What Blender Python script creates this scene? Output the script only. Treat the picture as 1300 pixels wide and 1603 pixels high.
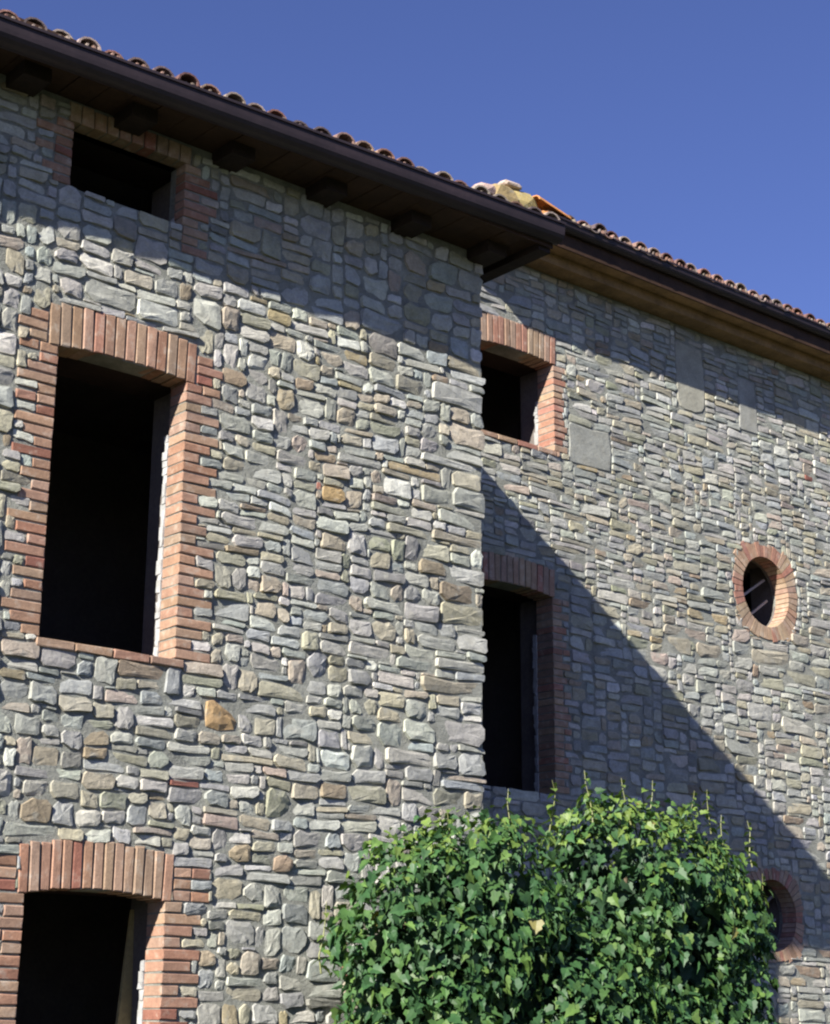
import bpy, bmesh, math, random
import numpy as np
from mathutils import Vector, Matrix, noise

rnd = random.Random(7)
S = bpy.context.scene
COL = S.collection
for o in list(bpy.data.objects):
    bpy.data.objects.remove(o, do_unlink=True)

# ------------------------------------------------------------------ camera
CX, CY, F = 650.0, 801.5, 2762.301          # principal point, focal length in photo pixels
R = np.array([[0.7604095, 0.18864, 0.6214438],
              [-0.6494235, 0.2132722, 0.7299069],
              [0.005153, -0.9586083, 0.2846815]])
CAM = np.array([-8.0502, -8.7246, 0.0])
cd = bpy.data.cameras.new('camera')
cam = bpy.data.objects.new('camera', cd)
COL.objects.link(cam)
cd.sensor_fit = 'HORIZONTAL'
cd.sensor_width = 36.0
cd.lens = F / 1300 * 36.0
cd.clip_start = 0.1
cd.clip_end = 3000
M = Matrix.Identity(4)
for i in range(3):
    M[i][0] = R[i, 0]; M[i][1] = -R[i, 1]; M[i][2] = -R[i, 2]; M[i][3] = CAM[i]
cam.matrix_world = M
S.camera = cam

# ------------------------------------------------------------------ world and sun
SUN = Vector((-2.65, -1.0, 1.73)).normalized()      # towards the sun
w = bpy.data.worlds.new('World'); S.world = w; w.use_nodes = True
nt = w.node_tree; nt.nodes.clear()
sky = nt.nodes.new('ShaderNodeTexSky'); sky.sky_type = 'NISHITA'
sky.sun_disc = False
sky.sun_elevation = math.asin(SUN.z)
sky.sun_rotation = math.atan2(SUN.x, SUN.y) % (2 * math.pi)
sky.altitude = 600; sky.air_density = 1.0; sky.dust_density = 0.1; sky.ozone_density = 4.0
tint = nt.nodes.new('ShaderNodeMix'); tint.data_type = 'RGBA'; tint.blend_type = 'MULTIPLY'
tint.inputs['Factor'].default_value = 1.0
tint.inputs['B'].default_value = (0.92, 0.83, 1.20, 1)
bg = nt.nodes.new('ShaderNodeBackground'); bg.inputs['Strength'].default_value = 0.051
wo = nt.nodes.new('ShaderNodeOutputWorld')
nt.links.new(sky.outputs[0], tint.inputs['A'])
nt.links.new(tint.outputs['Result'], bg.inputs['Color'])
nt.links.new(bg.outputs[0], wo.inputs['Surface'])
sl = bpy.data.lights.new('sun', 'SUN'); sl.energy = 5.0; sl.angle = math.radians(0.5)
sl.color = (1.0, 0.955, 0.86)
so = bpy.data.objects.new('sun', sl); COL.objects.link(so)
so.rotation_euler = SUN.to_track_quat('Z', 'Y').to_euler()
so.location = (-20, -20, 20)
S.view_settings.view_transform = 'Standard'
try: S.view_settings.look = 'None'
except Exception: pass
S.view_settings.gamma = 1.0
S.view_settings.use_curve_mapping = False
S.view_settings.exposure = 1.2
S.render.engine = 'CYCLES'
S.cycles.filter_width = 2.2

def proj(p):
    c = R.T @ (np.array(p) - CAM)
    return CX + F * c[0] / c[2], CY + F * c[1] / c[2]
def on_y(px, py, Y=0.0):
    r = R @ np.array([px - CX, py - CY, F])
    return CAM + r * ((Y - CAM[1]) / r[1])

# ------------------------------------------------------------------ materials
def nodes(m):
    m.use_nodes = True
    t = m.node_tree; t.nodes.clear()
    out = t.nodes.new('ShaderNodeOutputMaterial'); p = t.nodes.new('ShaderNodeBsdfPrincipled')
    t.links.new(p.outputs[0], out.inputs['Surface'])
    return t, p, out
def N(t, kind, **kw):
    n = t.nodes.new(kind)
    for k, v in kw.items():
        if k in n.inputs: n.inputs[k].default_value = v
        else: setattr(n, k, v)
    return n
def ramp(t, a, b, ca, cb):
    r = t.nodes.new('ShaderNodeValToRGB')
    r.color_ramp.elements[0].position = a; r.color_ramp.elements[1].position = b
    r.color_ramp.elements[0].color = (*ca, 1); r.color_ramp.elements[1].color = (*cb, 1)
    return r
def mult(t, a, b, fac=1.0, kind='MULTIPLY'):
    m = t.nodes.new('ShaderNodeMix'); m.data_type = 'RGBA'; m.blend_type = kind
    if hasattr(fac, 'links'): t.links.new(fac, m.inputs['Factor'])
    else: m.inputs['Factor'].default_value = fac
    for s, k in ((a, 'A'), (b, 'B')):
        if isinstance(s, tuple): m.inputs[k].default_value = (*s, 1)
        else: t.links.new(s, m.inputs[k])
    return m.outputs['Result']

def earthy(name, base=None, rough=0.9, s1=9, s2=55, lo=0.62, hi=1.25, bump=0.6, bdist=0.012,
           stain=None, spec=0.25, bscale=38):
    """attribute 'tint' (or one base colour) broken up by two scales of noise and a bump"""
    m = bpy.data.materials.new(name); t, p, out = nodes(m)
    geo = t.nodes.new('ShaderNodeNewGeometry')
    n1 = N(t, 'ShaderNodeTexNoise', Scale=s1, Detail=6.0, Roughness=0.65)
    n2 = N(t, 'ShaderNodeTexNoise', Scale=s2, Detail=4.0, Roughness=0.7)
    for n in (n1, n2): t.links.new(geo.outputs['Position'], n.inputs['Vector'])
    r1 = ramp(t, 0.3, 0.72, (lo, lo, lo), (hi, hi, hi))
    r2 = ramp(t, 0.3, 0.75, (0.78, 0.78, 0.8), (1.16, 1.15, 1.12))
    t.links.new(n1.outputs['Fac'], r1.inputs[0]); t.links.new(n2.outputs['Fac'], r2.inputs[0])
    if base is None:
        a = N(t, 'ShaderNodeAttribute', attribute_name='tint'); c = a.outputs['Color']
    else: c = base
    c = mult(t, c, r1.outputs[0]); c = mult(t, c, r2.outputs[0])
    if name in ('stone', 'mortar', 'brick'):        # slow change of tone across the wall
        n4 = N(t, 'ShaderNodeTexNoise', Scale=0.9, Detail=3.0, Roughness=0.6)
        t.links.new(geo.outputs['Position'], n4.inputs['Vector'])
        r4 = ramp(t, 0.32, 0.68, (0.84, 0.85, 0.86), (1.08, 1.07, 1.04)); t.links.new(n4.outputs['Fac'], r4.inputs[0])
        c = mult(t, c, r4.outputs[0])
    if stain:
        n3 = N(t, 'ShaderNodeTexNoise', Scale=stain[1], Detail=5.0, Roughness=0.6)
        t.links.new(geo.outputs['Position'], n3.inputs['Vector'])
        r3 = ramp(t, stain[2], stain[2] + 0.12, (0, 0, 0), (1, 1, 1))
        t.links.new(n3.outputs['Fac'], r3.inputs[0])
        mm = t.nodes.new('ShaderNodeMath'); mm.operation = 'MULTIPLY'; mm.inputs[1].default_value = stain[3]
        t.links.new(r3.outputs[0], mm.inputs[0])
        c = mult(t, c, stain[0], mm.outputs[0], 'MIX')
    t.links.new(c, p.inputs['Base Color'])
    p.inputs['Roughness'].default_value = rough
    p.inputs['Specular IOR Level'].default_value = spec
    nb = N(t, 'ShaderNodeTexNoise', Scale=bscale, Detail=8.0, Roughness=0.72)
    t.links.new(geo.outputs['Position'], nb.inputs['Vector'])
    b = N(t, 'ShaderNodeBump', Strength=bump, Distance=bdist)
    t.links.new(nb.outputs['Fac'], b.inputs['Height'])
    t.links.new(b.outputs[0], p.inputs['Normal'])
    return m

MAT = {}
MAT['stone'] = earthy('stone', None, 0.92, 11, 60, 0.74, 1.18, 0.6, 0.014, ((0.34, 0.33, 0.285), 13, 0.55, 0.55), bscale=24)
MAT['mortar'] = earthy('mortar', (0.30, 0.305, 0.275), 0.95, 6, 70, 0.6, 1.2, 0.9, 0.02, bscale=45)
MAT['brick'] = earthy('brick', None, 0.9, 14, 80, 0.78, 1.15, 0.6, 0.006, ((0.40, 0.35, 0.29), 14, 0.55, 0.5), bscale=60)
MAT['tile'] = earthy('tile', None, 0.85, 9, 50, 0.55, 1.25, 0.6, 0.01, ((0.30, 0.27, 0.17), 12, 0.58, 0.5))
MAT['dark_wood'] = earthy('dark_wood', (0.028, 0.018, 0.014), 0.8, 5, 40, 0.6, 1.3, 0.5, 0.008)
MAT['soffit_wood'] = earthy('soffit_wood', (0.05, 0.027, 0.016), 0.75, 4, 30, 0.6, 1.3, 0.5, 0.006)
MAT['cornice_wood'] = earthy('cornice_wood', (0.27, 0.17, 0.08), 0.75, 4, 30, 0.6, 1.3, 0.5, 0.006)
MAT['gutter'] = earthy('gutter', (0.026, 0.017, 0.02), 0.6, 3, 30, 0.7, 1.3, 0.2, 0.004, spec=0.4)
MAT['plaster'] = earthy('plaster', (0.5, 0.48, 0.46), 0.9, 5, 60, 0.75, 1.15, 0.6, 0.01)
MAT['slab'] = earthy('slab', None, 0.9, 5, 70, 0.72, 1.15, 0.6, 0.012, ((0.25, 0.24, 0.2), 9, 0.52, 0.4), bscale=20)
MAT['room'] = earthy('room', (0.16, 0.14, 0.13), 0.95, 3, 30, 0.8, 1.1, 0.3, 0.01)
MAT['plank'] = earthy('plank', (0.42, 0.33, 0.15), 0.7, 3, 30, 0.8, 1.1, 0.3, 0.005)
MAT['iron'] = earthy('iron', (0.3, 0.28, 0.28), 0.5, 8, 60, 0.8, 1.1, 0.2, 0.003)
MAT['bark'] = earthy('bark', (0.16, 0.12, 0.08), 0.9, 12, 60, 0.6, 1.3, 0.6, 0.01)
MAT['ground'] = earthy('ground', (0.06, 0.065, 0.035), 0.95, 0.7, 9, 0.6, 1.3, 0.7, 0.03, ((0.03, 0.05, 0.018), 0.4, 0.5, 0.8))
def leaf_mat():
    m = bpy.data.materials.new('leaf'); t, p, out = nodes(m)
    a = N(t, 'ShaderNodeAttribute', attribute_name='tint')
    geo = t.nodes.new('ShaderNodeNewGeometry')
    n1 = N(t, 'ShaderNodeTexNoise', Scale=30.0, Detail=3.0)
    t.links.new(geo.outputs['Position'], n1.inputs['Vector'])
    r1 = ramp(t, 0.3, 0.7, (0.8, 0.8, 0.85), (1.2, 1.15, 1.05)); t.links.new(n1.outputs['Fac'], r1.inputs[0])
    c = mult(t, a.outputs['Color'], r1.outputs[0])
    t.links.new(c, p.inputs['Base Color'])
    p.inputs['Roughness'].default_value = 0.5
    p.inputs['Specular IOR Level'].default_value = 0.3
    tr = t.nodes.new('ShaderNodeBsdfTranslucent')
    c2 = mult(t, c, (1.2, 1.4, 0.4)); t.links.new(c2, tr.inputs['Color'])
    mx = t.nodes.new('ShaderNodeMixShader'); mx.inputs[0].default_value = 0.16
    t.links.new(p.outputs[0], mx.inputs[1]); t.links.new(tr.outputs[0], mx.inputs[2])
    t.links.new(mx.outputs[0], out.inputs['Surface'])
    return m
MAT['leaf'] = leaf_mat()

# ------------------------------------------------------------------ mesh helpers
class MB:
    def __init__(s): s.v = []; s.f = []; s.c = []
    def add(s, verts, faces, col=(0.4, 0.4, 0.4)):
        n = len(s.v); s.v += [tuple(v) for v in verts]
        s.f += [tuple(i + n for i in f) for f in faces]; s.c += [col] * len(verts)
    def box(s, x0, x1, y0, y1, z0, z1, col=(0.4, 0.4, 0.4), jit=0.0, fn=None):
        vs = [(x, y, z) for x in (x0, x1) for y in (y0, y1) for z in (z0, z1)]
        if jit: vs = [(x + rnd.uniform(-jit, jit), y + rnd.uniform(-jit, jit), z + rnd.uniform(-jit, jit)) for x, y, z in vs]
        if fn: vs = [fn(*p) for p in vs]
        s.add(vs, [(0, 1, 3, 2), (4, 6, 7, 5), (0, 4, 5, 1), (2, 3, 7, 6), (0, 2, 6, 4), (1, 5, 7, 3)], col)
    def build(s, name, mat, parent=None, smooth=False, origin=None):
        if origin is None:
            a = np.array(s.v); origin = (a.min(0) + a.max(0)) / 2
        ox, oy, oz = origin
        me = bpy.data.meshes.new(name)
        me.from_pydata([(x - ox, y - oy, z - oz) for x, y, z in s.v], [], s.f)
        at = me.color_attributes.new('tint', 'FLOAT_COLOR', 'POINT')
        at.data.foreach_set('color', np.array([(*c[:3], 1.0) for c in s.c], dtype=np.float32).ravel())
        me.materials.append(MAT[mat])
        if smooth: me.polygons.foreach_set('use_smooth', [True] * len(me.polygons))
        o = bpy.data.objects.new(name, me); COL.objects.link(o)
        o.location = (ox, oy, oz)
        if parent is not None: attach(o, parent)
        return o
WORLD = {}
def wloc(o):
    p = Vector(o.location)
    if o.parent: p = p + wloc(o.parent)
    return p
def attach(o, parent):
    p = Vector(o.location); o.parent = parent; o.location = p - wloc(parent)
def thing(name, label, cat, loc, group=None):
    o = bpy.data.objects.new(name, None); COL.objects.link(o); o.location = loc
    o['label'] = label; o['category'] = cat
    if group: o['group'] = group
    return o
def bevel_box(mb, x0, x1, y0, y1, z0, z1, col, b=0.006, j=0.0035, fn=None):
    """box with a bevelled front face (towards -Y); front irregular"""
    def q(x, y, z, k=1.0):
        x += rnd.uniform(-j, j) * k; y += rnd.uniform(-j, j) * k * 0.7; z += rnd.uniform(-j, j) * k
        return fn(x, y, z) if fn else (x, y, z)
    A = [q(x0, y1, z0, 0), q(x1, y1, z0, 0), q(x1, y1, z1, 0), q(x0, y1, z1, 0)]
    B = [q(x0, y0 + b, z0), q(x1, y0 + b, z0), q(x1, y0 + b, z1), q(x0, y0 + b, z1)]
    Cc = [q(x0 + b, y0, z0 + b), q(x1 - b, y0, z0 + b), q(x1 - b, y0, z1 - b), q(x0 + b, y0, z1 - b)]
    f = [(8, 9, 10, 11), (3, 2, 1, 0)]
    for i in range(4):
        k = (i + 1) % 4
        f += [(i, k, 4 + k, 4 + i), (4 + i, 4 + k, 8 + k, 8 + i)]
    mb.add(A + B + Cc, f, col)

# ------------------------------------------------------------------ stone palette
PAL = {
 'light': (0.46, 0.455, 0.41), 'grey': (0.36, 0.365, 0.34), 'blue': (0.37, 0.39, 0.385),
 'tan': (0.41, 0.37, 0.28), 'ochre': (0.40, 0.32, 0.19), 'brown': (0.30, 0.235, 0.16),
 'olive': (0.33, 0.325, 0.245), 'pink': (0.42, 0.35, 0.295), 'white': (0.60, 0.59, 0.55),
 'orange': (0.46, 0.29, 0.13), 'red': (0.36, 0.12, 0.085), 'dark': (0.25, 0.25, 0.235)}
PAL = {k: (v[0] * 0.84 + 0.056, v[1] * 0.84 + 0.056, v[2] * 0.84 + 0.050) for k, v in PAL.items()}
MIX = [('light', 34), ('grey', 26), ('blue', 8), ('tan', 22), ('olive', 8), ('pink', 3.5), ('brown', 2.2), ('ochre', 0.8), ('white', 5), ('dark', 3), ('red', 0.12)]
def pick():
    r = rnd.random() * sum(x[1] for x in MIX)
    for k, wgt in MIX:
        r -= wgt
        if r <= 0: break
    return shade(PAL[k])
def shade(c, a=0.13):
    g = 1 + rnd.uniform(-a, a)
    return tuple(min(0.8, max(0.02, x * g * (1 + rnd.uniform(-0.04, 0.04)))) for x in c)

# ------------------------------------------------------------------ rubble layout
class Layout:
    def __init__(s, x0, x1, z0, z1, ux, uz):
        s.x0, s.z0, s.ux, s.uz = x0, z0, ux, uz
        s.nx = int(round((x1 - x0) / ux)); s.nz = int(round((z1 - z0) / uz))
        s.occ = np.zeros((s.nz, s.nx), dtype=bool); s.idg = np.zeros((s.nz, s.nx), dtype=int); s.stones = []
    def cells(s, xa, xb, za, zb):
        i0 = int(round((xa - s.x0) / s.ux)); i1 = int(round((xb - s.x0) / s.ux))
        j0 = int(round((za - s.z0) / s.uz)); j1 = int(round((zb - s.z0) / s.uz))
        return max(0, i0), min(s.nx, i1), max(0, j0), min(s.nz, j1)
    def block(s, xa, xb, za, zb):
        i0, i1, j0, j1 = s.cells(xa, xb, za, zb)
        if i1 > i0 and j1 > j0: s.occ[j0:j1, i0:i1] = True
    def block_disc(s, x, z, r):
        for j in range(s.nz):
            for i in range(s.nx):
                cx = s.x0 + (i + .5) * s.ux; cz = s.z0 + (j + .5) * s.uz
                if abs(cx - x) < r and abs(cz - z) < r and (cx - x) ** 2 + (cz - z) ** 2 < r * r: s.occ[j, i] = True
    def feature(s, xc, zc, wd, ht, key):
        i0, i1, j0, j1 = s.cells(xc - wd / 2, xc + wd / 2, zc - ht / 2, zc + ht / 2)
        if i1 - i0 < 2: i1 = i0 + 2
        if j1 - j0 < 2: j1 = j0 + 2
        for _ in range(4):
            if i1 > s.nx or j1 > s.nz or i1 - i0 < 2 or j1 - j0 < 2: return
            if not s.occ[j0:j1, i0:i1].any():
                s.occ[j0:j1, i0:i1] = True; s.idg[j0:j1, i0:i1] = len(s.stones) + 1
                s.stones.append((i0, i1, j0, j1, shade(PAL[key], 0.05))); return
            a = [s.occ[j0:j1, i0].sum(), s.occ[j0:j1, i1 - 1].sum(), s.occ[j0, i0:i1].sum(), s.occ[j1 - 1, i0:i1].sum()]
            k = int(np.argmax(a))
            if k == 0: i0 += 1
            elif k == 1: i1 -= 1
            elif k == 2: j0 += 1
            else: j1 -= 1
    def fill(s, size):
        for j in range(s.nz):
            i = 0; left_top = -1
            while i < s.nx:
                if s.occ[j, i]: i += 1; left_top = -1; continue
                g = 0
                while i + g < s.nx and not s.occ[j, i + g] and g < 40: g += 1
                wd, ht, wmax = size(s.x0 + i * s.ux, s.z0 + j * s.uz)
                wd = max(2, int(round(wd / s.ux))); ht = max(2, int(round(ht / s.uz)))
                wmx = int(round(wmax / s.ux))
                if wd >= g: wd = g
                elif g - wd < 3: wd = g if g <= wmx else g // 2
                if left_top > j + 1 and rnd.random() < 0.4: ht = left_top - j
                if j > 0 and wd < g:
                    for tr in (0, 1, -1, 2, -2):
                        q = i + wd + tr
                        if i + 2 < q < i + g - 1 and q < s.nx and s.idg[j - 1, q - 1] == s.idg[j - 1, q]: wd += tr; break
                ht = min(ht, s.nz - j)
                if s.nz - (j + ht) == 1: ht += 1
                h = 1
                while h < ht and not s.occ[j + h, i:i + wd].any(): h += 1
                # avoid leaving a one-cell gap under an obstacle
                if j + h + 1 < s.nz and s.occ[min(j + h + 1, s.nz - 1), i:i + wd].any() and not s.occ[j + h, i:i + wd].any(): h += 1
                if wd > 1 and h >= wd * 2.2: h = max(2, int(wd * 1.7))
                s.occ[j:j + h, i:i + wd] = True; s.idg[j:j + h, i:i + wd] = len(s.stones) + 1
                s.stones.append((i, i + wd, j, j + h, None))
                left_top = j + h; i += wd

def regrow(s, passes=4):
    """drop slivers, then let the neighbours grow into the room they leave"""
    keep = []
    for st in s.stones:
        i0, i1, j0, j1, c = st
        if c is None and (i1 - i0 <= 2 and (j1 - j0) > 3 or (i1 - i0) == 1 or (j1 - j0) == 1 or (i1 - i0) * (j1 - j0) <= 5): s.occ[j0:j1, i0:i1] = False
        else: keep.append(list(st))
    for _ in range(passes):
        rnd.shuffle(keep)
        for st in keep:
            i0, i1, j0, j1, c = st
            if i0 > 0 and not s.occ[j0:j1, i0 - 1].any(): s.occ[j0:j1, i0 - 1] = True; i0 -= 1
            if i1 < s.nx and not s.occ[j0:j1, i1].any(): s.occ[j0:j1, i1] = True; i1 += 1
            if j0 > 0 and not s.occ[j0 - 1, i0:i1].any(): s.occ[j0 - 1, i0:i1] = True; j0 -= 1
            if j1 < s.nz and not s.occ[j1, i0:i1].any(): s.occ[j1, i0:i1] = True; j1 += 1
            st[:4] = [i0, i1, j0, j1]
    s.stones = [tuple(st) for st in keep]
    # chinks left over become small stones
    for j in range(s.nz):
        for i in range(s.nx):
            if s.occ[j, i]: continue
            w_ = 1
            while i + w_ < s.nx and not s.occ[j, i + w_] and w_ < 7: w_ += 1
            h_ = 1
            while j + h_ < s.nz and not s.occ[j + h_, i:i + w_].any() and h_ < 5: h_ += 1
            s.occ[j:j + h_, i:i + w_] = True
            if w_ * h_ >= 3: s.stones.append((i, i + w_, j, j + h_, None))

def warp(x, z, amp):
    p = Vector((x * 1.6, 3.1, z * 2.3)); q = Vector((x * 6.5, 9.7, z * 8.5))
    a = noise.noise_vector(p); b = noise.noise_vector(q)
    return x + amp * (1.5 * a.x + 1.0 * b.x), z + amp * (2.2 * a.z + 0.75 * b.z)

def stone_mesh(mb, xa, xb, za, zb, Y, col, joint, amp, proud, edge=None, tri=False):
    wd, ht = xb - xa, zb - za
    g = joint / 2
    xa += g * rnd.uniform(0.5, 1.3); xb -= g * rnd.uniform(0.5, 1.3)
    za += g * rnd.uniform(0.5, 1.3); zb -= g * rnd.uniform(0.5, 1.3)
    wd, ht = max(xb - xa, 0.008), max(zb - za, 0.008); m = min(wd, ht)
    if edge is not None: xb += edge
    def rr(): return m * rnd.choice((0.08, 0.13, 0.2, 0.34))
    P = []
    c = [rr() for _ in range(4)]
    asp = [rnd.uniform(0.7, 1.5) for _ in range(4)]
    if tri: pts = [(0.06, 0.06), (0.45, 0.0), (0.92, 0.10), (1.0, 0.40), (0.80, 0.62), (0.48, 0.88), (0.2, 1.0), (0.04, 0.92), (0.0, 0.5)]; pts = [(xa + u * wd, za + v * ht) for u, v in pts]
    else:
        pts = [(xa + c[0] * asp[0], za), ((xa + xb) / 2, za + rnd.uniform(-.03, .06) * ht), (xb - c[1] * asp[1], za), (xb, za + c[1]), (xb, (za+zb)/2), (xb, zb - c[2]),
               (xb - c[2] * asp[2], zb), ((xa + xb) / 2, zb - rnd.uniform(-.03, .08) * ht), (xa + c[3] * asp[3], zb), (xa, zb - c[3]), (xa, za + c[0])]
        sk = rnd.uniform(-0.12, 0.12) * m; sh = rnd.uniform(-0.08, 0.08) * m
        pts = [(x + sh * ((z - za) / ht - .5), z + sk * ((x - xa) / wd - .5)) for x, z in pts]
    pts = [warp(x + rnd.uniform(-.02, .02) * m, z + rnd.uniform(-.02, .02) * m, amp) for x, z in pts]
    n = len(pts)
    cx = sum(p[0] for p in pts) / n; cz = sum(p[1] for p in pts) / n
    tx = rnd.uniform(-.07, .07) / max(wd, .08) * 0.6; tz = rnd.uniform(-.06, .06) / max(ht, .08) * 0.5
    tx = max(-.09, min(.09, tx)); tz = max(-.11, min(.11, tz))
    bul = m * rnd.uniform(0.01, 0.055)
    def ring(k, y, jy, inset=None):
        r = []
        for x, z in pts:
            if inset is not None:
                L = math.hypot(x - cx, z - cz); kk = max(0.3, 1 - inset / max(L, 1e-4))
            else: kk = k
            X = cx + (x - cx) * kk; Z = cz + (z - cz) * kk
            r.append((X, y - tx * (X - cx) * 1.0 - tz * (Z - cz) + rnd.uniform(-jy, jy), Z))
        return r
    A = ring(1, Y + 0.03, 0)
    B = ring(None, Y - proud, m * 0.02, inset=min(0.007, m * 0.09))
    D = ring(0.55, Y - proud - bul, m * 0.028)
    V = A + B + D + [(cx + rnd.uniform(-.1, .1) * wd, Y - proud - bul * rnd.uniform(0.85, 1.15), cz)]
    fs = []
    for i in range(n):
        k = (i + 1) % n
        fs += [(i, k, n + k, n + i), (n + i, n + k, 2 * n + k, 2 * n + i), (2 * n + i, 2 * n + k, 3 * n)]
    mb.add(V, fs, col)

def build_stones(lay, Y, parent, joint, amp, proud, limit, edge_x=None, skip=None):
    vis = []; rest = []
    for st in lay.stones:
        i0, i1, j0, j1, col = st
        xa = lay.x0 + i0 * lay.ux; xb = lay.x0 + i1 * lay.ux; za = lay.z0 + j0 * lay.uz; zb = lay.z0 + j1 * lay.uz
        if skip and skip(xa, xb, za, zb): continue
        px, py = proj(((xa + xb) / 2, Y, (za + zb) / 2))
        d = R.T @ (np.array([(xa + xb) / 2, Y, (za + zb) / 2]) - CAM)
        inside = 0 < px < 1300 and 0 < py < 1603
        if inside and Y < 1 and px > 560 and py > 1330: inside = False
        if inside and Y > 1 and px < 748: inside = False
        ax = (xb - xa) * (zb - za) / d[2] ** 2
        (vis if inside else rest).append((ax, xa, xb, za, zb, col))
    vis.sort(reverse=True)
    rest += vis[limit:]; vis = vis[:limit]
    def one(mb, t):
        ax, xa, xb, za, zb, col = t
        ed = rnd.uniform(-0.014, 0.026) if (edge_x is not None and xb > edge_x - 0.03) else None
        if zb - za < 1.5 * lay.uz and xb - xa < 1.5 * lay.ux: return
        stone_mesh(mb, xa, xb, za, zb, Y, col or pick(), joint, amp, proud * rnd.choice((0.3, 0.5, 0.8, 1.0, 1.0, 1.3, 1.9)), ed)
    for t in vis:
        mb = MB(); one(mb, t); mb.build('stone', 'stone', parent, smooth=False)
    mb = MB()
    for t in rest: one(mb, t)
    o = mb.build('stone_rubble', 'stone', parent); o['kind'] = 'stuff'
    return len(vis), len(rest)

# ------------------------------------------------------------------ wall core with openings
def wall_core(name, x0, x1, z0, z1, Y, th, holes, parent, mat='mortar'):
    xs = sorted({x0, x1, *[h[0] for h in holes], *[h[1] for h in holes]})
    zs = sorted({z0, z1, *[h[2] for h in holes], *[h[3] for h in holes]})
    nx, nz = len(xs) - 1, len(zs) - 1
    def solid(i, k):
        if i < 0 or k < 0 or i >= nx or k >= nz: return False
        cx, cz = (xs[i] + xs[i + 1]) / 2, (zs[k] + zs[k + 1]) / 2
        return not any(h[0] < cx < h[1] and h[2] < cz < h[3] for h in holes)
    mb = MB()
    for i in range(nx):
        for k in range(nz):
            if not solid(i, k): continue
            a, b, c, d = xs[i], xs[i + 1], zs[k], zs[k + 1]
            mb.add([(a, Y, c), (b, Y, c), (b, Y, d), (a, Y, d)], [(0, 1, 2, 3)])
            mb.add([(a, Y + th, c), (b, Y + th, c), (b, Y + th, d), (a, Y + th, d)], [(3, 2, 1, 0)])
            for di, dk, q in ((-1, 0, ((a, c), (a, d))), (1, 0, ((b, d), (b, c))), (0, -1, ((b, c), (a, c))), (0, 1, ((a, d), (b, d)))):
                if not solid(i + di, k + dk):
                    (p, r), (s_, t_) = q
                    mb.add([(p, Y, r), (s_, Y, t_), (s_, Y + th, t_), (p, Y + th, r)], [(0, 1, 2, 3)])
    return mb.build(name, mat, parent)

BR = [(0.355, 0.215, 0.15), (0.375, 0.24, 0.165), (0.345, 0.19, 0.13), (0.34, 0.23, 0.17), (0.385, 0.26, 0.185), (0.29, 0.13, 0.095)]
BW = [5, 5, 4, 4, 4, 1.6]
BRICK_SET = [BR]
def brick_col():
    if BRICK_SET[0] is not BR: return shade(rnd.choice(BRICK_SET[0]), 0.1)
    return shade(rnd.choices(BR, BW)[0], 0.12)

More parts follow.
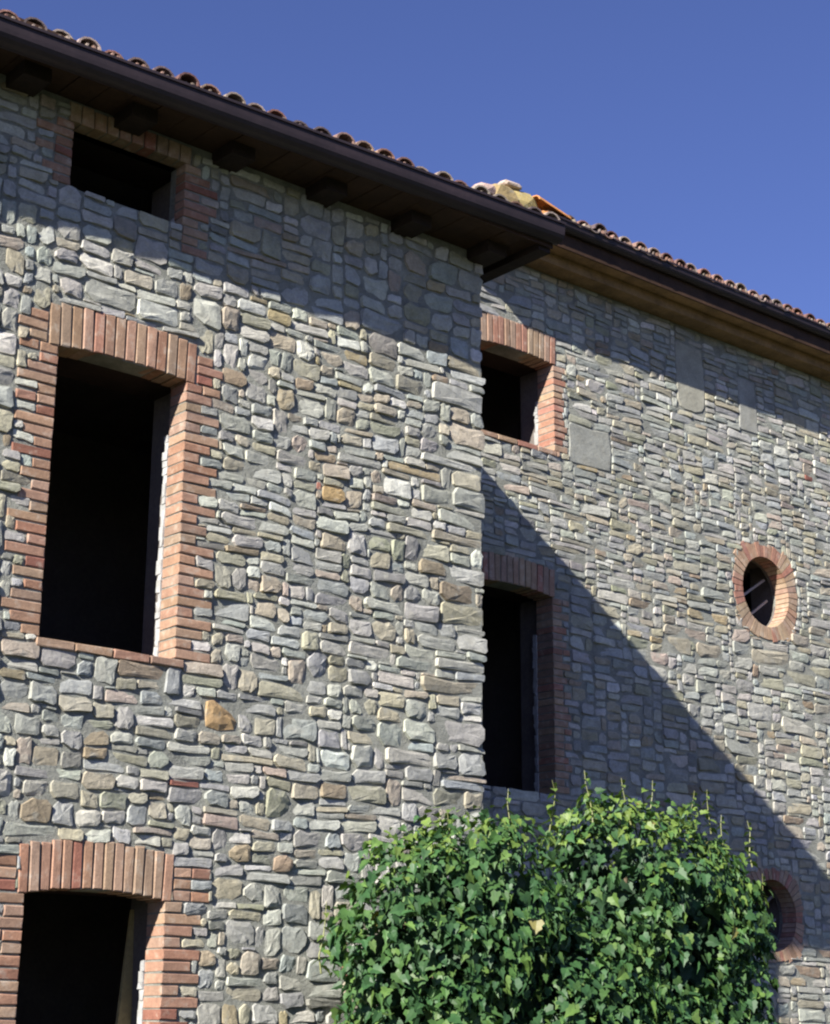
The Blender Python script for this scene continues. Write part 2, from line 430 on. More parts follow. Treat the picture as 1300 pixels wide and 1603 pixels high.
def brick_window(parent, lay, Y, xl, xr, zs, zt, crown, arch_h, rise, name='window', course=0.066, depth=0.17,
                 left=True, up_courses=3, n_arch=14, extra_r=0, inner=0.08, thick=0.5, arch_ext=0.05, sill=True, tooth=(0.115, 0.19, 0.25)):
    """brick surround of an opening xl..xr, zs..zt (zt = springing); returns the part"""
    w = MB()
    # plaster lining behind the bricks, splayed wider than the opening
    xi0, xi1 = xl - inner, xr + inner
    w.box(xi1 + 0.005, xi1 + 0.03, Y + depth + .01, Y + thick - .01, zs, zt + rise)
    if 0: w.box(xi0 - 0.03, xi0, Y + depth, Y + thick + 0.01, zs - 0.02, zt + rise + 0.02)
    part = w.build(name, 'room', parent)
    def brick(x0, x1, y0, y1, z0, z1, fn=None):
        b = MB(); bevel_box(b, x0, x1, y0, y1, z0, z1, brick_col(), 0.005, 0.003, fn)
        b.build('brick', 'brick', part)
    n = int(round((zt - zs) / course)); ch = (zt - zs) / n
    jt = 0.011
    def side(sgn, xe, k, z0, prev):
        # sgn -1: bricks run left from xe; returns outer edge
        T = rnd.choice([t for t in tooth if t != prev] or tooth)
        pr = -0.009 + rnd.uniform(-0.004, 0.003)
        if T < 0.2 or rnd.random() < 0.65: segs = [(0, T)]
        else:
            c = 0.115; segs = [(0, c), (c + jt, T)]
        for a, b_ in segs:
            x0, x1 = sorted((xe + sgn * a, xe + sgn * b_))
            dp = depth + (0.0 if a == 0 else -0.05)
            brick(x0, x1, Y + pr, Y + dp, z0 + jt / 2, z0 + ch - jt / 2)
        xo = xe + sgn * T
        x0, x1 = sorted((xe, xo)); lay.block(x0 - 0.004, x1 + 0.004, z0, z0 + ch)
        return T
    pl = pr_ = 0
    for k in range(-extra_r, n):
        z0 = zs + k * ch
        if left and k >= 0: pl = side(-1, xl, k, z0, pl)
        pr_ = side(1, xr, k, z0, pr_)
    for k in range(up_courses):
        z0 = zt + k * ch
        if left: pl = side(-1, xl - arch_ext - jt, k, z0, pl)
        pr_ = side(1, xr + arch_ext + jt, k, z0, pr_)
    # soldier arch
    A0, A1 = xl - arch_ext, xr + arch_ext
    bw = (A1 - A0) / n_arch
    for i in range(n_arch):
        xa = A0 + i * bw; u = ((xa + bw / 2) - (xl + xr) / 2) / ((xr - xl) / 2)
        dz = rise * max(-0.1, 1 - u * u)
        lean = 0.05 * u * 0.5
        zb = zt + dz; zt2 = zb + arch_h
        fn = lambda x, y, z, l=lean, zb=zb: (x + l * (z - zb), y, z)
        brick(xa + 0.005, xa + bw - 0.005, Y - 0.012 + rnd.uniform(-.004, .003), Y + depth, zb, zt2 + rnd.uniform(-.006, .006), fn)
    lay.block(A0, A1, zt, zt + rise * 0.6 + arch_h)
    lay.block(xl, xr, zs, zt)
    if sill:
        L = 0.25; x = xl - 0.02; k = 0
        while x < xr + 0.05:
            xe = min(x + L - jt, xr + 0.06)
            brick(x, xe, Y - 0.022, Y + depth + 0.1, zs - 0.052, zs - 0.004)
            x += L
        lay.block(xl - 0.02, xr + 0.05, zs - 0.05, zs)
    # irregular pale mortar bead along the right inner edge
    mb = MB(); z = zs
    while z < zt - 0.35:
        h = rnd.uniform(0.03, 0.09); e = rnd.uniform(0.001, 0.012)
        mb.box(xr - e, xr + 0.03, Y + depth, Y + depth + rnd.uniform(0.03, 0.06), z, z + h, jit=0.004); z += h
    mb.build('mortar_bead', 'slab', part)
    # timber lintel behind the arch
    mb = MB(); mb.box(xl - 0.1, xr + 0.1, Y + depth + 0.003, Y + thick, zt + rise + 0.004, zt + rise + 0.16)
    mb.build('lintel', 'dark_wood', part)
    return part

# ==================================================================  GROUND
GZ = -1.65
g = MB()
gn = 24
for i in range(gn):
    for j in range(gn):
        def gx(a): u = (a / gn) * 2 - 1; return math.copysign(abs(u) ** 3 * 900 + abs(u) * 20, u)
        g.add([(gx(i), gx(j), GZ), (gx(i + 1), gx(j), GZ), (gx(i + 1), gx(j + 1), GZ), (gx(i), gx(j + 1), GZ)], [(0, 1, 2, 3)])
go = g.build('ground', 'ground'); go['kind'] = 'structure'

# ==================================================================  FARMHOUSE WING (near)
WY = 0.0
wing = thing('farmhouse_wing', 'nearer projecting stone farmhouse wing with two large brick framed windows and a dark overhanging eave', 'house', (-4.0, 0.0, GZ))
lay = Layout(-5.4, 0.0, -0.35, 5.45, 0.024, 0.0205)

win_up = brick_window(wing, lay, WY, -3.38, -2.57, 4.915, 5.35, 0, 0.12, 0.0, up_courses=0, depth=0.1, n_arch=10, extra_r=3, arch_ext=0.04, sill=False)
win_mid = brick_window(wing, lay, WY, -3.385, -2.49, 2.13, 3.88, 0, 0.262, 0.025, up_courses=3, n_arch=14, extra_r=0, arch_ext=0.065)
win_low = brick_window(wing, lay, WY, -3.37, -2.482, -1.3, 0.728, 0, 0.262, 0.04, up_courses=3, n_arch=15, sill=False, arch_ext=0.045)

# prominent stones read off the photo: (x0, y0, x1, y1 in crop pixels, colour), crop origin and zoom
def crop(ox, oy, sc, rows):
    for x0, y0, x1, y1, key in rows:
        px, py = ox + (x0 + x1) / 2 / sc, oy + (y0 + y1) / 2 / sc
        wp, hp = (x1 - x0) / sc, (y1 - y0) / sc
        P = on_y(px, py); sl_ = (1640 - py) / (4030 - px)
        Q = on_y(px + wp / 2, py + sl_ * wp / 2); Q2 = on_y(px - wp / 2, py - sl_ * wp / 2)
        wx = Q[0] - Q2[0]
        hp = max(hp - 0.75 * sl_ * wp, 0.55 * hp)
        hz = on_y(px, py - hp / 2)[2] - on_y(px, py + hp / 2)[2]
        lay.feature(P[0], P[2], wx, hz, key)
tri_c = on_y(345, 1122)
TRI = (tri_c[0] - 0.125, tri_c[0] + 0.125, tri_c[2] - 0.095, tri_c[2] + 0.095)
lay.block(*TRI)
crop(300, 450, 2.826, [
 (1065,420,1280,555,'light'),(0,40,130,205,'light'),(1060,1080,1275,1160,'tan'),(1020,755,1265,820,'white'),(1115,365,1275,430,'white'),(900,385,1030,490,'olive'),
 (330,100,435,175,'ochre'),(205,165,340,260,'light'),(340,190,455,305,'tan'),(440,150,600,225,'light'),(465,225,545,340,'white'),(560,270,670,360,'tan'),(670,320,780,415,'light'),
 (640,210,740,290,'white'),(780,280,915,375,'tan'),(930,310,1100,385,'light'),(120,360,225,440,'brown'),(235,420,340,520,'grey'),(370,440,460,545,'brown'),(465,480,580,580,'light'),
 (640,530,720,620,'tan'),(70,640,210,725,'light'),(230,720,365,795,'light'),(360,640,425,720,'grey'),(435,625,515,735,'pink'),(800,650,920,750,'blue'),(545,710,645,775,'brown'),
 (1140,700,1300,750,'light'),(875,785,1100,850,'ochre'),(850,840,960,945,'white'),(580,865,670,955,'orange'),(690,885,760,985,'tan'),(1010,880,1150,975,'light'),(1150,890,1280,1000,'grey'),
 (790,945,960,1015,'olive'),(970,985,1055,1050,'light'),(1080,990,1280,1085,'light'),(850,1040,1045,1110,'tan'),(630,975,740,1030,'light'),(570,1070,690,1170,'tan'),(695,1065,780,1195,'light'),
 (440,1140,550,1235,'grey'),(1000,1190,1135,1280,'brown'),(455,400,540,470,'brown'),(390,380,450,430,'light'),(660,730,840,800,'light'),(110,890,255,960,'blue'),(280,890,450,970,'blue'),
 (120,1000,280,1080,'light'),(290,1040,430,1110,'grey'),(230,960,330,1010,'brown'),(20,980,120,1060,'grey'),(640,410,750,460,'ochre'),(50,1080,170,1140,'tan')])
crop(300, 850, 2.826, [
 (1140,100,1290,195,'light'),(1090,260,1290,395,'tan'),(1015,590,1280,690,'tan'),(1100,770,1290,900,'grey'),(940,770,1085,895,'light'),(400,750,550,890,'grey'),(300,610,500,700,'tan'),
 (290,140,400,250,'tan'),(415,180,500,270,'light'),(540,215,690,295,'grey'),(700,225,765,315,'tan'),(775,245,930,325,'light'),(945,260,1080,365,'grey'),(110,245,240,355,'grey'),
 (265,255,370,335,'tan'),(250,330,370,390,'white'),(55,360,220,410,'light'),(340,405,465,475,'white'),(480,395,560,490,'tan'),(600,360,690,420,'tan'),(795,340,895,445,'tan'),
 (590,435,690,510,'light'),(690,440,870,530,'light'),(900,490,1075,575,'grey'),(1085,505,1290,590,'light'),(1170,400,1285,500,'grey'),(990,400,1165,490,'light'),(1190,710,1290,770,'white'),
 (260,490,400,580,'grey'),(560,820,660,915,'blue'),(270,770,375,860,'olive'),(860,900,1060,995,'light'),(1075,920,1175,1010,'grey'),(1175,920,1295,1035,'blue'),(850,1000,945,1050,'light'),
 (1110,1045,1290,1110,'blue'),(700,1075,850,1165,'olive'),(570,1060,690,1135,'brown'),(445,1055,550,1130,'tan'),(320,1090,450,1220,'olive'),(455,1140,550,1215,'light'),(135,1010,260,1080,'light'),
 (205,1195,345,1260,'tan'),(35,1190,185,1260,'pink'),(50,1090,165,1175,'grey'),(1005,520,1000,530,'light'),(600,540,690,615,'tan'),(690,550,800,640,'grey'),(820,570,990,640,'light'),(560,1150,680,1200,'tan')])
crop(0, 1000, 2.6, [
 (5,730,235,820,'light'),(155,40,300,130,'grey'),(310,70,380,155,'blue'),(390,70,470,180,'light'),(5,165,100,255,'grey'),(115,165,225,260,'grey'),(240,210,370,300,'tan'),(0,70,150,130,'light'),
 (690,562,805,606,'red'),(680,610,815,680,'grey'),(75,640,205,735,'brown'),(340,540,460,630,'tan'),(210,650,300,745,'grey'),(320,685,395,760,'light'),(60,290,165,390,'grey'),
 (375,320,465,375,'olive'),(130,430,240,520,'tan'),(345,430,440,510,'brown'),(545,400,680,465,'blue'),(450,465,605,515,'olive'),(465,560,570,620,'light'),(575,570,685,630,'light'),
 (520,680,600,775,'blue'),(400,700,510,770,'light'),(335,770,450,825,'light'),(240,760,325,820,'tan'),(460,780,540,840,'white'),(550,795,660,865,'light'),(670,820,770,885,'grey'),
 (600,650,670,750,'tan'),(700,360,800,430,'light'),(900,470,1110,530,'tan'),(1150,290,1300,440,'grey'),(420,200,560,275,'pink'),(570,210,670,280,'blue'),(680,230,800,290,'light')])
crop(0, 1280, 3.25, [
 (1070,305,1225,440,'tan'),(1160,130,1275,250,'brown'),(1065,60,1180,180,'grey'),(1140,520,1290,660,'grey'),(1215,680,1330,820,'tan'),(850,770,0,0,'tan')][:5])
crop(480, 1180, 3.25, [
 (95,140,210,240,'brown'),(10,340,155,395,'light'),(175,340,345,410,'light'),(90,400,165,510,'blue'),(175,420,300,520,'light'),(55,530,180,605,'light'),(90,610,270,680,'light'),(0,680,70,840,'tan')])
crop(400, 150, 2.364, [
 (90,680,190,790,'grey'),(205,780,320,850,'blue'),(400,800,550,900,'blue'),(320,740,380,800,'blue'),(10,700,80,770,'blue'),(640,900,720,960,'brown')])
crop(0, 80, 1.711, [
 (155,600,225,670,'light'),(230,610,360,695,'grey'),(365,660,475,740,'white'),(215,545,305,605,'white'),(335,590,415,640,'tan'),(360,555,445,605,'light'),(300,530,350,580,'light'),
 (145,500,215,545,'tan'),(0,460,40,500,'light'),(530,560,600,610,'grey'),(700,480,750,560,'olive')])

def near_size(x, z):
    t = noise.noise(Vector((x * 0.9, z * 0.9, 4.2)))
    thin = 0.26 + t * 1.3
    if x > -0.42: return rnd.choice((0.2, 0.26, 0.34)), rnd.choice((0.09, 0.11, 0.13, 0.16)), 0.42
    if -2.45 < x < -1.6 and 2.2 < z < 4.1: thin += 0.45       # thin coursed patch right of the big window
    if z > 4.6: thin += 0.2
    if rnd.random() < min(0.85, max(0.1, thin)):
        return rnd.choice((0.14, 0.18, 0.22, 0.28, 0.33)), rnd.choice((0.055, 0.065, 0.075, 0.09)), 0.34
    return rnd.choice((0.13, 0.16, 0.19, 0.22, 0.26)), rnd.choice((0.085, 0.10, 0.12, 0.14, 0.16)), 0.3
lay.fill(near_size); regrow(lay)

wall_core('wall', -8.0, -0.012, GZ, 5.49, WY + 0.001, 0.169,
          [(-3.384, -2.566, 4.911, 5.354), (-3.389, -2.486, 2.08, 3.90), (-3.374, -2.478, -1.32, 0.765)], wing)
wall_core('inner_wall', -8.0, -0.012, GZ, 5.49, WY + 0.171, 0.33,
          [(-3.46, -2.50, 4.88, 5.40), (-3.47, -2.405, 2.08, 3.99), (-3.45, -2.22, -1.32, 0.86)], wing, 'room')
print('near', build_stones(lay, WY, wing, 0.010, 0.0115, 0.0095, 295, edge_x=0.0))
b = MB(); stone_mesh(b, *TRI, WY, PAL['orange'], 0.012, 0.003, 0.010, tri=True)
o = b.build('stone', 'stone', wing); o['label'] = 'orange triangular stone'
# return wall and back walls
b = MB(); b.box(-0.5, -0.012, 0.5, 6.5, GZ, 5.47); b.box(-8.0, -7.5, 0.5, 6.5, GZ, 5.47); b.box(-8.0, -0.012, 6.5, 7.0, GZ, 5.9)
b.build('side_wall', 'mortar', wing)
# storey floors and ceiling inside
b = MB()
for z in (-1.6, 1.3, 4.35): b.box(-7.5, -0.5, 0.5, 6.5, z, z + 0.2)
b.box(-7.5, -0.5, 2.6, 2.7, GZ, 5.45); b.box(-7.5, -0.5, 0.5, 6.5, 5.40, 5.46)
b.build('floor', 'room', wing)

# ---- eave of the wing: gently out of level, as in the photo
def eave(x, y, z): 
    k = min(1.0, max(0.0, (0.3 - x) / 8.3)) * 8.3
    return (x, y + 0.015 * k * (1 if y < -0.02 else 0), z - 0.0226 * k)
PITCH = math.tan(math.radians(8.0))
# soffit boards, one by one
x = -7.9
while x < 0.29:
    wd = rnd.uniform(0.17, 0.2)
    x1 = min(x + wd, 0.29)
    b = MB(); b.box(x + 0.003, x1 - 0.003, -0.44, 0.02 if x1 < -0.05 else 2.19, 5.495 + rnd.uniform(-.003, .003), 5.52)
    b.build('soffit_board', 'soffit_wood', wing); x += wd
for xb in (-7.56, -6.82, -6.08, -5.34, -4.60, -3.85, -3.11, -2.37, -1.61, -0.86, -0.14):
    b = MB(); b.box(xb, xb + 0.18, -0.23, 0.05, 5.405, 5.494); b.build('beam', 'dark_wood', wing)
b = MB(); b.box(0.17, 0.285, -0.43, 2.19, 5.44, 5.494); b.build('beam', 'dark_wood', wing)
b = MB()
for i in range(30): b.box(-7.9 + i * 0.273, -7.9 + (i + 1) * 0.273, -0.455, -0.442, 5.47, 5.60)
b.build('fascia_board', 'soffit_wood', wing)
def gutter(name, x0, x1, Yc, Zc, rad, fn, parent, up=0.06):
    mb = MB(); n = 9; seg = max(2, int((x1 - x0) / 0.4)); vs = []; 
    for i in range(seg + 1):
        x = x0 + (x1 - x0) * i / seg
        prof = [(Yc - rad - 0.004, Zc + up)] + [(Yc + rad * math.cos(math.pi + math.pi * k / n), Zc + rad * math.sin(math.pi + math.pi * k / n)) for k in range(n + 1)]
        inner = [(Yc + rad, Zc + up), (Yc + rad - .006, Zc + up)] + [(Yc + (rad - .006) * math.cos(math.pi + math.pi * k / n), Zc + (rad - .006) * math.sin(math.pi + math.pi * k / n) + 0.002) for k in range(n, -1, -1)]
        lip = [(Yc - rad + 0.004, Zc + up), (Yc - rad + 0.004, Zc + up + 0.01), (Yc - rad - 0.014, Zc + up + 0.01), (Yc - rad - 0.014, Zc + up - 0.008)]
        P = prof + inner + lip
        vs.append([fn(x, y, z) for y, z in P])
    m = len(vs[0]); V = [p for r in vs for p in r]; fs = []
    for i in range(seg):
        for k in range(m):
            k2 = (k + 1) % m; fs.append((i * m + k, i * m + k2, (i + 1) * m + k2, (i + 1) * m + k))
    for base in (0, seg * m):     # end caps
        fs.append(tuple(base + k for k in range(n + 3)))
    mb.add(V, fs); o = mb.build(name, 'gutter', parent); return o
gutter('gutter', -7.95, 0.31, -0.485, 5.572, 0.075, lambda x, y, z: eave(x, y, z), wing)

TILE = [(0.24, 0.13, 0.10), (0.30, 0.19, 0.15), (0.17, 0.09, 0.08), (0.34, 0.27, 0.23), (0.15, 0.11, 0.11), (0.25, 0.2, 0.17)]
def coppo(mb, x, y, z, L, r0, r1, pitch, up, col, th=0.014, tw=0.0, fn=None):
    n = 6; V = []
    for (yy, rr) in ((0, r0), (L, r1)):
        for rad in (rr, rr - th):
            for k in range(n + 1):
                a = math.pi * k / n
                dx = rad * math.cos(a) + tw * yy; dz = rad * math.sin(a) * (0.85 if up else -0.75)
                p = (x + dx, y + yy, z + yy * pitch + dz)
                V.append(fn(*p) if fn else p)
    m = n + 1; F_ = []
    for k in range(n):
        F_ += [(k, k + 1, 2 * m + k + 1, 2 * m + k), (m + k + 1, m + k, 3 * m + k, 3 * m + k + 1), (k + 1, k, m + k, m + k + 1), (2 * m + k, 2 * m + k + 1, 3 * m + k + 1, 3 * m + k)]
    F_ += [(0, 2 * m, 3 * m, m), (n, m + n, 3 * m + n, 2 * m + n)]
    mb.add(V, F_, col)
def roof(parent, x0, x1, ye, ze, sp, rows, pitch, fn, depth):
    xs = []; x = x0 + sp / 2
    while x < x1 - sp * 0.3: xs.append(x); x += sp
    for x in xs:
        j = rnd.uniform(-.008, .008); jy = rnd.uniform(-.02, .02)
        b = MB(); coppo(b, x + j, ye + jy, ze + 0.03 + rnd.uniform(-.012, .012), 0.45, sp * 0.47, sp * 0.36, pitch, True, shade(rnd.choice(TILE)), tw=rnd.uniform(-.03, .03), fn=fn)
        b.build('roof_tile', 'tile', parent)
        if x + sp > x1 + 0.02: continue
        b = MB(); coppo(b, x + sp / 2, ye - 0.01 + rnd.uniform(-.015, .015), ze + 0.05, 0.45, sp * 0.42, sp * 0.5, pitch, False, shade(rnd.choice(TILE)), fn=fn)
        b.build('roof_tile', 'tile', parent)
    mb = MB()
    for r_ in range(1, rows):
        for x in xs:
            coppo(mb, x + rnd.uniform(-.008, .008), ye + r_ * 0.38, ze + 0.04 + r_ * 0.38 * pitch, 0.45, sp * 0.47, sp * 0.36, pitch, True, shade(rnd.choice(TILE)), fn=fn)
            if x + sp <= x1 + 0.02: coppo(mb, x + sp / 2, ye + r_ * 0.38, ze + 0.05 + r_ * 0.38 * pitch, 0.45, sp * 0.42, sp * 0.5, pitch, False, shade(rnd.choice(TILE)), fn=fn)
    o = mb.build('roof_tiles_upslope', 'tile', parent); o['kind'] = 'stuff'
    mb = MB(); n = 10
    for i in range(n):
        a, c = x0 + (x1 - x0) * i / n, x0 + (x1 - x0) * (i + 1) / n
        V = [(a, ye + .05, ze - .045), (c, ye + .05, ze - .045), (c, ye + depth, ze - .045 + depth * pitch), (a, ye + depth, ze - .045 + depth * pitch)]
        V = V + [(p[0], p[1], p[2] + 0.03) for p in V]
        V = [fn(*p) for p in V]
        mb.add(V, [(3, 2, 1, 0), (4, 5, 6, 7), (0, 1, 5, 4), (1, 2, 6, 5), (2, 3, 7, 6), (3, 0, 4, 7)])
    mb.build('roof_deck', 'dark_wood', parent)
roof(wing, -7.95, 0.30, -0.53, 5.606, 0.172, 19, PITCH, lambda x, y, z: eave(x, y, z + 0.005 * (0.3 - x)), 7.4)
# boarded triangular end of the roof
b = MB(); b.add([(0.288, -0.44, 5.50), (0.288, 2.2, 5.50), (0.288, 2.2, 5.56 + 2.7 * PITCH), (0.288, -0.44, 5.58),
                 (0.268, -0.44, 5.50), (0.268, 2.2, 5.50), (0.268, 2.2, 5.56 + 2.7 * PITCH), (0.268, -0.44, 5.58)],
                [(0, 1, 2, 3), (7, 6, 5, 4), (0, 3, 7, 4), (3, 2, 6, 7), (2, 1, 5, 6), (1, 0, 4, 5)])
b.build('verge_board', 'dark_wood', wing)

# ---- the plank in the lower window
pk = MB()
p0 = on_y(217, 1425, 0.46); p1 = on_y(190, 1640, 0.40)
t = Vector(p1) - Vector(p0); 
wv = Vector((0.10, 0.02, 0)); dv = Vector((0.0, 0.025, 0.0))
a = Vector(p0) - wv / 2; bb = Vector(p0) - wv / 2 + t * 2.1
V = [a, a + wv, a + wv + dv, a + dv, bb, bb + wv, bb + wv + dv, bb + dv]
pk.add(V, [(0, 1, 2, 3), (7, 6, 5, 4), (0, 4, 5, 1), (1, 5, 6, 2), (2, 6, 7, 3), (3, 7, 4, 0)])
o = pk.build('wooden_plank', 'plank'); o['label'] = 'pale wooden plank leaning inside the dark lower left window opening'; o['category'] = 'plank'

# ==================================================================  FARMHOUSE (far, set back)
FY = 2.2
BRICK_SET[0] = [(0.40, 0.27, 0.19), (0.42, 0.30, 0.21), (0.37, 0.23, 0.165), (0.36, 0.25, 0.19), (0.37, 0.19, 0.14)]
far = thing('farmhouse', 'taller stone farmhouse wall set back at right with two round brick windows', 'house', (5.0, FY, GZ))
lf = Layout(1.3, 8.6, -0.3, 6.93, 0.026, 0.021)
brick_window(far, lf, FY, 1.98, 2.93, 5.18, 6.03, 0, 0.27, 0.03, up_courses=0, n_arch=14, left=False, depth=0.2, inner=0.05, arch_ext=0.03, tooth=(0.115, 0.13, 0.14, 0.17))
brick_window(far, lf, FY, 1.90, 2.87, 2.03, 3.78, 0, 0.25, 0.045, up_courses=0, n_arch=14, left=False, depth=0.2, inner=0.07, sill=False, arch_ext=0.03, tooth=(0.115, 0.17, 0.21))

def oculus(cx, cz, rh, ro, seed):
    """round opening with a ring of bricks on edge"""
    part = MB()
    n = 44
    # lining behind the bricks
    V = []; fs = []
    for k in range(n):
        a = 2 * math.pi * k / n
        for (rr, y) in ((rh + 0.012, 0.162), (rh + 0.012, 0.2), (rh + 0.08, 0.2), (rh + 0.08, 0.162)):
            V.append((cx + rr * math.cos(a), FY + y, cz + rr * math.sin(a)))
    for k in range(n):
        k2 = (k + 1) % n
        for q in range(4):
            q2 = (q + 1) % 4; fs.append((k * 4 + q, k * 4 + q2, k2 * 4 + q2, k2 * 4 + q))
    part.add(V, fs); p = part.build('round_window', 'room', far)
    for k in range(n):
        a0 = 2 * math.pi * (k + 0.07) / n; a1 = 2 * math.pi * (k + 0.93) / n; am = (a0 + a1) / 2
        # a roughly squared outer edge, as cut bricks leave it
        sq = 1 / max(abs(math.cos(am)), abs(math.sin(am)))
        r1 = ro * min(1.0 + 0.55 * (sq - 1), 1.16) + rnd.uniform(-0.018, 0.018)
        y0 = FY - 0.009 + rnd.uniform(-.003, .003); y1 = FY + 0.16
        P = [(rh, a0), (rh, a1), (r1, a1), (r1, a0)]
        V = [(cx + r * math.cos(a), y1, cz + r * math.sin(a)) for r, a in P] + [(cx + r * math.cos(a), y0, cz + r * math.sin(a)) for r, a in P]
        m = MB(); m.add(V, [(4, 5, 6, 7), (3, 2, 1, 0), (0, 1, 5, 4), (1, 2, 6, 5), (2, 3, 7, 6), (3, 0, 4, 7)], brick_col())
        m.build('brick', 'brick', p)
    lf.block_disc(cx, cz, ro * 1.05)
    for dx0, dz0, dx1, dz1 in ((-0.085, 0.0, 0.15, 0.145), (-0.075, -0.25, 0.18, -0.07)):
        m = MB(); c0 = Vector((cx + dx0 - 0.06, FY + 0.21, cz + dz0 - 0.04)); c1 = Vector((cx + dx1 + 0.10, FY + 0.21, cz + dz1 + 0.06))
        d = (c1 - c0).normalized(); u = Vector((0, 1, 0)); v = d.cross(u); h = 0.012
        V = [c + u * h * i + v * h * j for c in (c0, c1) for i, j in ((-1, -1), (1, -1), (1, 1), (-1, 1))]
        m.add(V, [(0, 1, 2, 3), (7, 6, 5, 4), (0, 4, 5, 1), (1, 5, 6, 2), (2, 6, 7, 3), (3, 7, 4, 0)])
        m.build('bar', 'iron', p)
OC = [(5.925, 4.335, 0.365, 0.50), (5.79, 1.12, 0.34, 0.44)]
for i, (a, c, r, q) in enumerate(OC): oculus(a, c, r, q, i)

# smooth dressed slabs set in the rubble
def slab(x0, x1, z0, z1, roundbot=0.0, col=(0.31, 0.315, 0.285)):
    lf.block(x0, x1, z0, z1)
    n = 8 if roundbot else 2; P = []
    for k in range(n + 1):
        u = k / n; P.append((x0 + (x1 - x0) * u, z0 + (roundbot * (1 - math.sqrt(max(0, 1 - (2 * u - 1) ** 2))) if roundbot else rnd.uniform(0, .01))))
    P += [(x1 + .008, z0 + (z1 - z0) * .5), (x1 - .006, z0 + (z1 - z0) * .78), (x1 - .02, z1 - .004), (x0 + (x1 - x0) * .6, z1 - 0.016), (x0 + .03, z1), (x0 - .006, z1 - .03), (x0 + .007, z0 + (z1 - z0) * .45)]; P = [(x + rnd.uniform(-.009, .009), z + rnd.uniform(-.009, .009)) for x, z in P]
    m = MB(); k = len(P); b = 0.01
    cx = (x0 + x1) / 2; cz = (z0 + z1) / 2
    V = [(x, FY + .03, z) for x, z in P] + [(x, FY - .003, z) for x, z in P] + [(x + (b if x < cx else -b), FY - .010, z + (b if z < cz else -b)) for x, z in P]
    fs = [tuple(range(2 * k, 3 * k))]
    for i in range(k):
        j = (i + 1) % k; fs += [(i, j, k + j, k + i), (k + i, k + j, 2 * k + j, 2 * k + i)]
    m.add(V, fs, col); return m.build('slab', 'slab', far)
slab(3.12, 3.68, 5.12, 5.52)
slab(4.68, 5.10, 6.02, 6.75, 0.09, (0.36, 0.35, 0.29)) 
slab(5.64, 5.93, 6.01, 6.60, 0.0, (0.32, 0.32, 0.29))
def far_feat(px, py, wp, hp, key):
    P = on_y(px, py, FY); sl_ = (1640 - py) / (4030 - px)
    Q = on_y(px + wp / 2, py + sl_ * wp / 2, FY); Q2 = on_y(px - wp / 2, py - sl_ * wp / 2, FY)
    hz = on_y(px, py - hp / 2, FY)[2] - on_y(px, py + hp / 2, FY)[2]
    lf.feature(P[0], P[2], Q[0] - Q2[0], hz, key)
for r_ in [(970,560,28,14,'light'),(1078,615,1,1,'light'),(1110,1018,42,24,'tan'),(1205,1030,60,26,'tan'),(1165,1036,36,24,'grey'),(1060,1010,44,26,'tan'),(1252,1266,40,18,'tan'),(1243,1285,34,16,'brown'),
           (1238,1303,40,16,'tan'),(1190,1115,40,24,'light'),(1030,1055,30,26,'light'),(1253,1062,48,22,'olive'),(1208,1070,40,20,'olive'),(960,935,50,20,'light'),(1160,1170,50,24,'grey'),
           (1000,1005,34,18,'olive'),(1090,690,30,16,'tan'),(1250,1140,54,26,'light'),(930,800,44,16,'light'),(1120,930,46,18,'grey'),(1075,885,40,16,'tan'),(1282,1075,40,22,'light')]:
    if r_[2] > 5: far_feat(*r_)
def far_size(x, z):
    if z < 3.9 and rnd.random() < 0.5 or rnd.random() < 0.13:
        return rnd.choice((0.18, 0.24, 0.3, 0.38)), rnd.choice((0.085, 0.105, 0.13)), 0.45
    return rnd.choice((0.14, 0.19, 0.24, 0.3, 0.38)), rnd.choice((0.05, 0.063, 0.065, 0.085)), 0.45
lf.fill(far_size); regrow(lf)
wall_core('inner_wall', -0.01, 12.0, GZ, 6.95, FY + 0.205, 0.30,
          [(1.90, 3.0, 5.14, 6.10), (1.80, 2.96, 1.98, 3.87)] + [(a - r * 1.1, a + r * 1.1, c - r * 1.1, c + r * 1.1) for a, c, r, q in OC], far, 'room')
wall_core('wall', -0.01, 12.0, GZ, 6.95, FY + 0.0, 0.203,
          [(1.976, 2.934, 5.13, 6.055), (1.896, 2.874, 1.98, 3.82)] + [(a - r * 1.02, a + r * 1.02, c - r * 1.02, c + r * 1.02) for a, c, r, q in OC], far)
# corner fillers so the square core opening follows the round one
b = MB()
for a, c, r, q in OC:
    R2 = r * 1.025; n = 44; S_ = r * 1.05
    for k in range(n):
        a0, a1 = 2 * math.pi * k / n, 2 * math.pi * (k + 1) / n
        def sqr(an): m_ = max(abs(math.cos(an)), abs(math.sin(an))); return S_ / m_
        P = [(R2, a0), (R2, a1), (sqr(a1), a1), (sqr(a0), a0)]
        for y in (FY + 0.0005, FY + 0.202):
            b.add([(a + r_ * math.cos(t_), y, c + r_ * math.sin(t_)) for r_, t_ in P], [(0, 1, 2, 3)])
b.build('wall_infill', 'mortar', far)
print('far', build_stones(lf, FY, far, 0.010, 0.0085, 0.0070, 295))
b = MB(); b.box(11.5, 12.0, FY + .5, 9.0, GZ, 6.95); b.box(0.5, 1.0, FY + .5, 9.0, GZ, 6.95); b.box(0.5, 12.0, 9.0, 9.5, GZ, 6.95)
b.build('side_wall', 'mortar', far)
b = MB()
for z in (-1.6, 1.75, 4.7): b.box(1.0, 11.5, FY + .5, 9.0, z, z + 0.2)
b.box(1.0, 11.5, 4.8, 4.9, GZ, 6.93); b.box(1.0, 11.5, FY + .5, 9.0, 6.9, 6.94); b.box(3.6, 3.7, FY + .5, 5, GZ, 6.9)
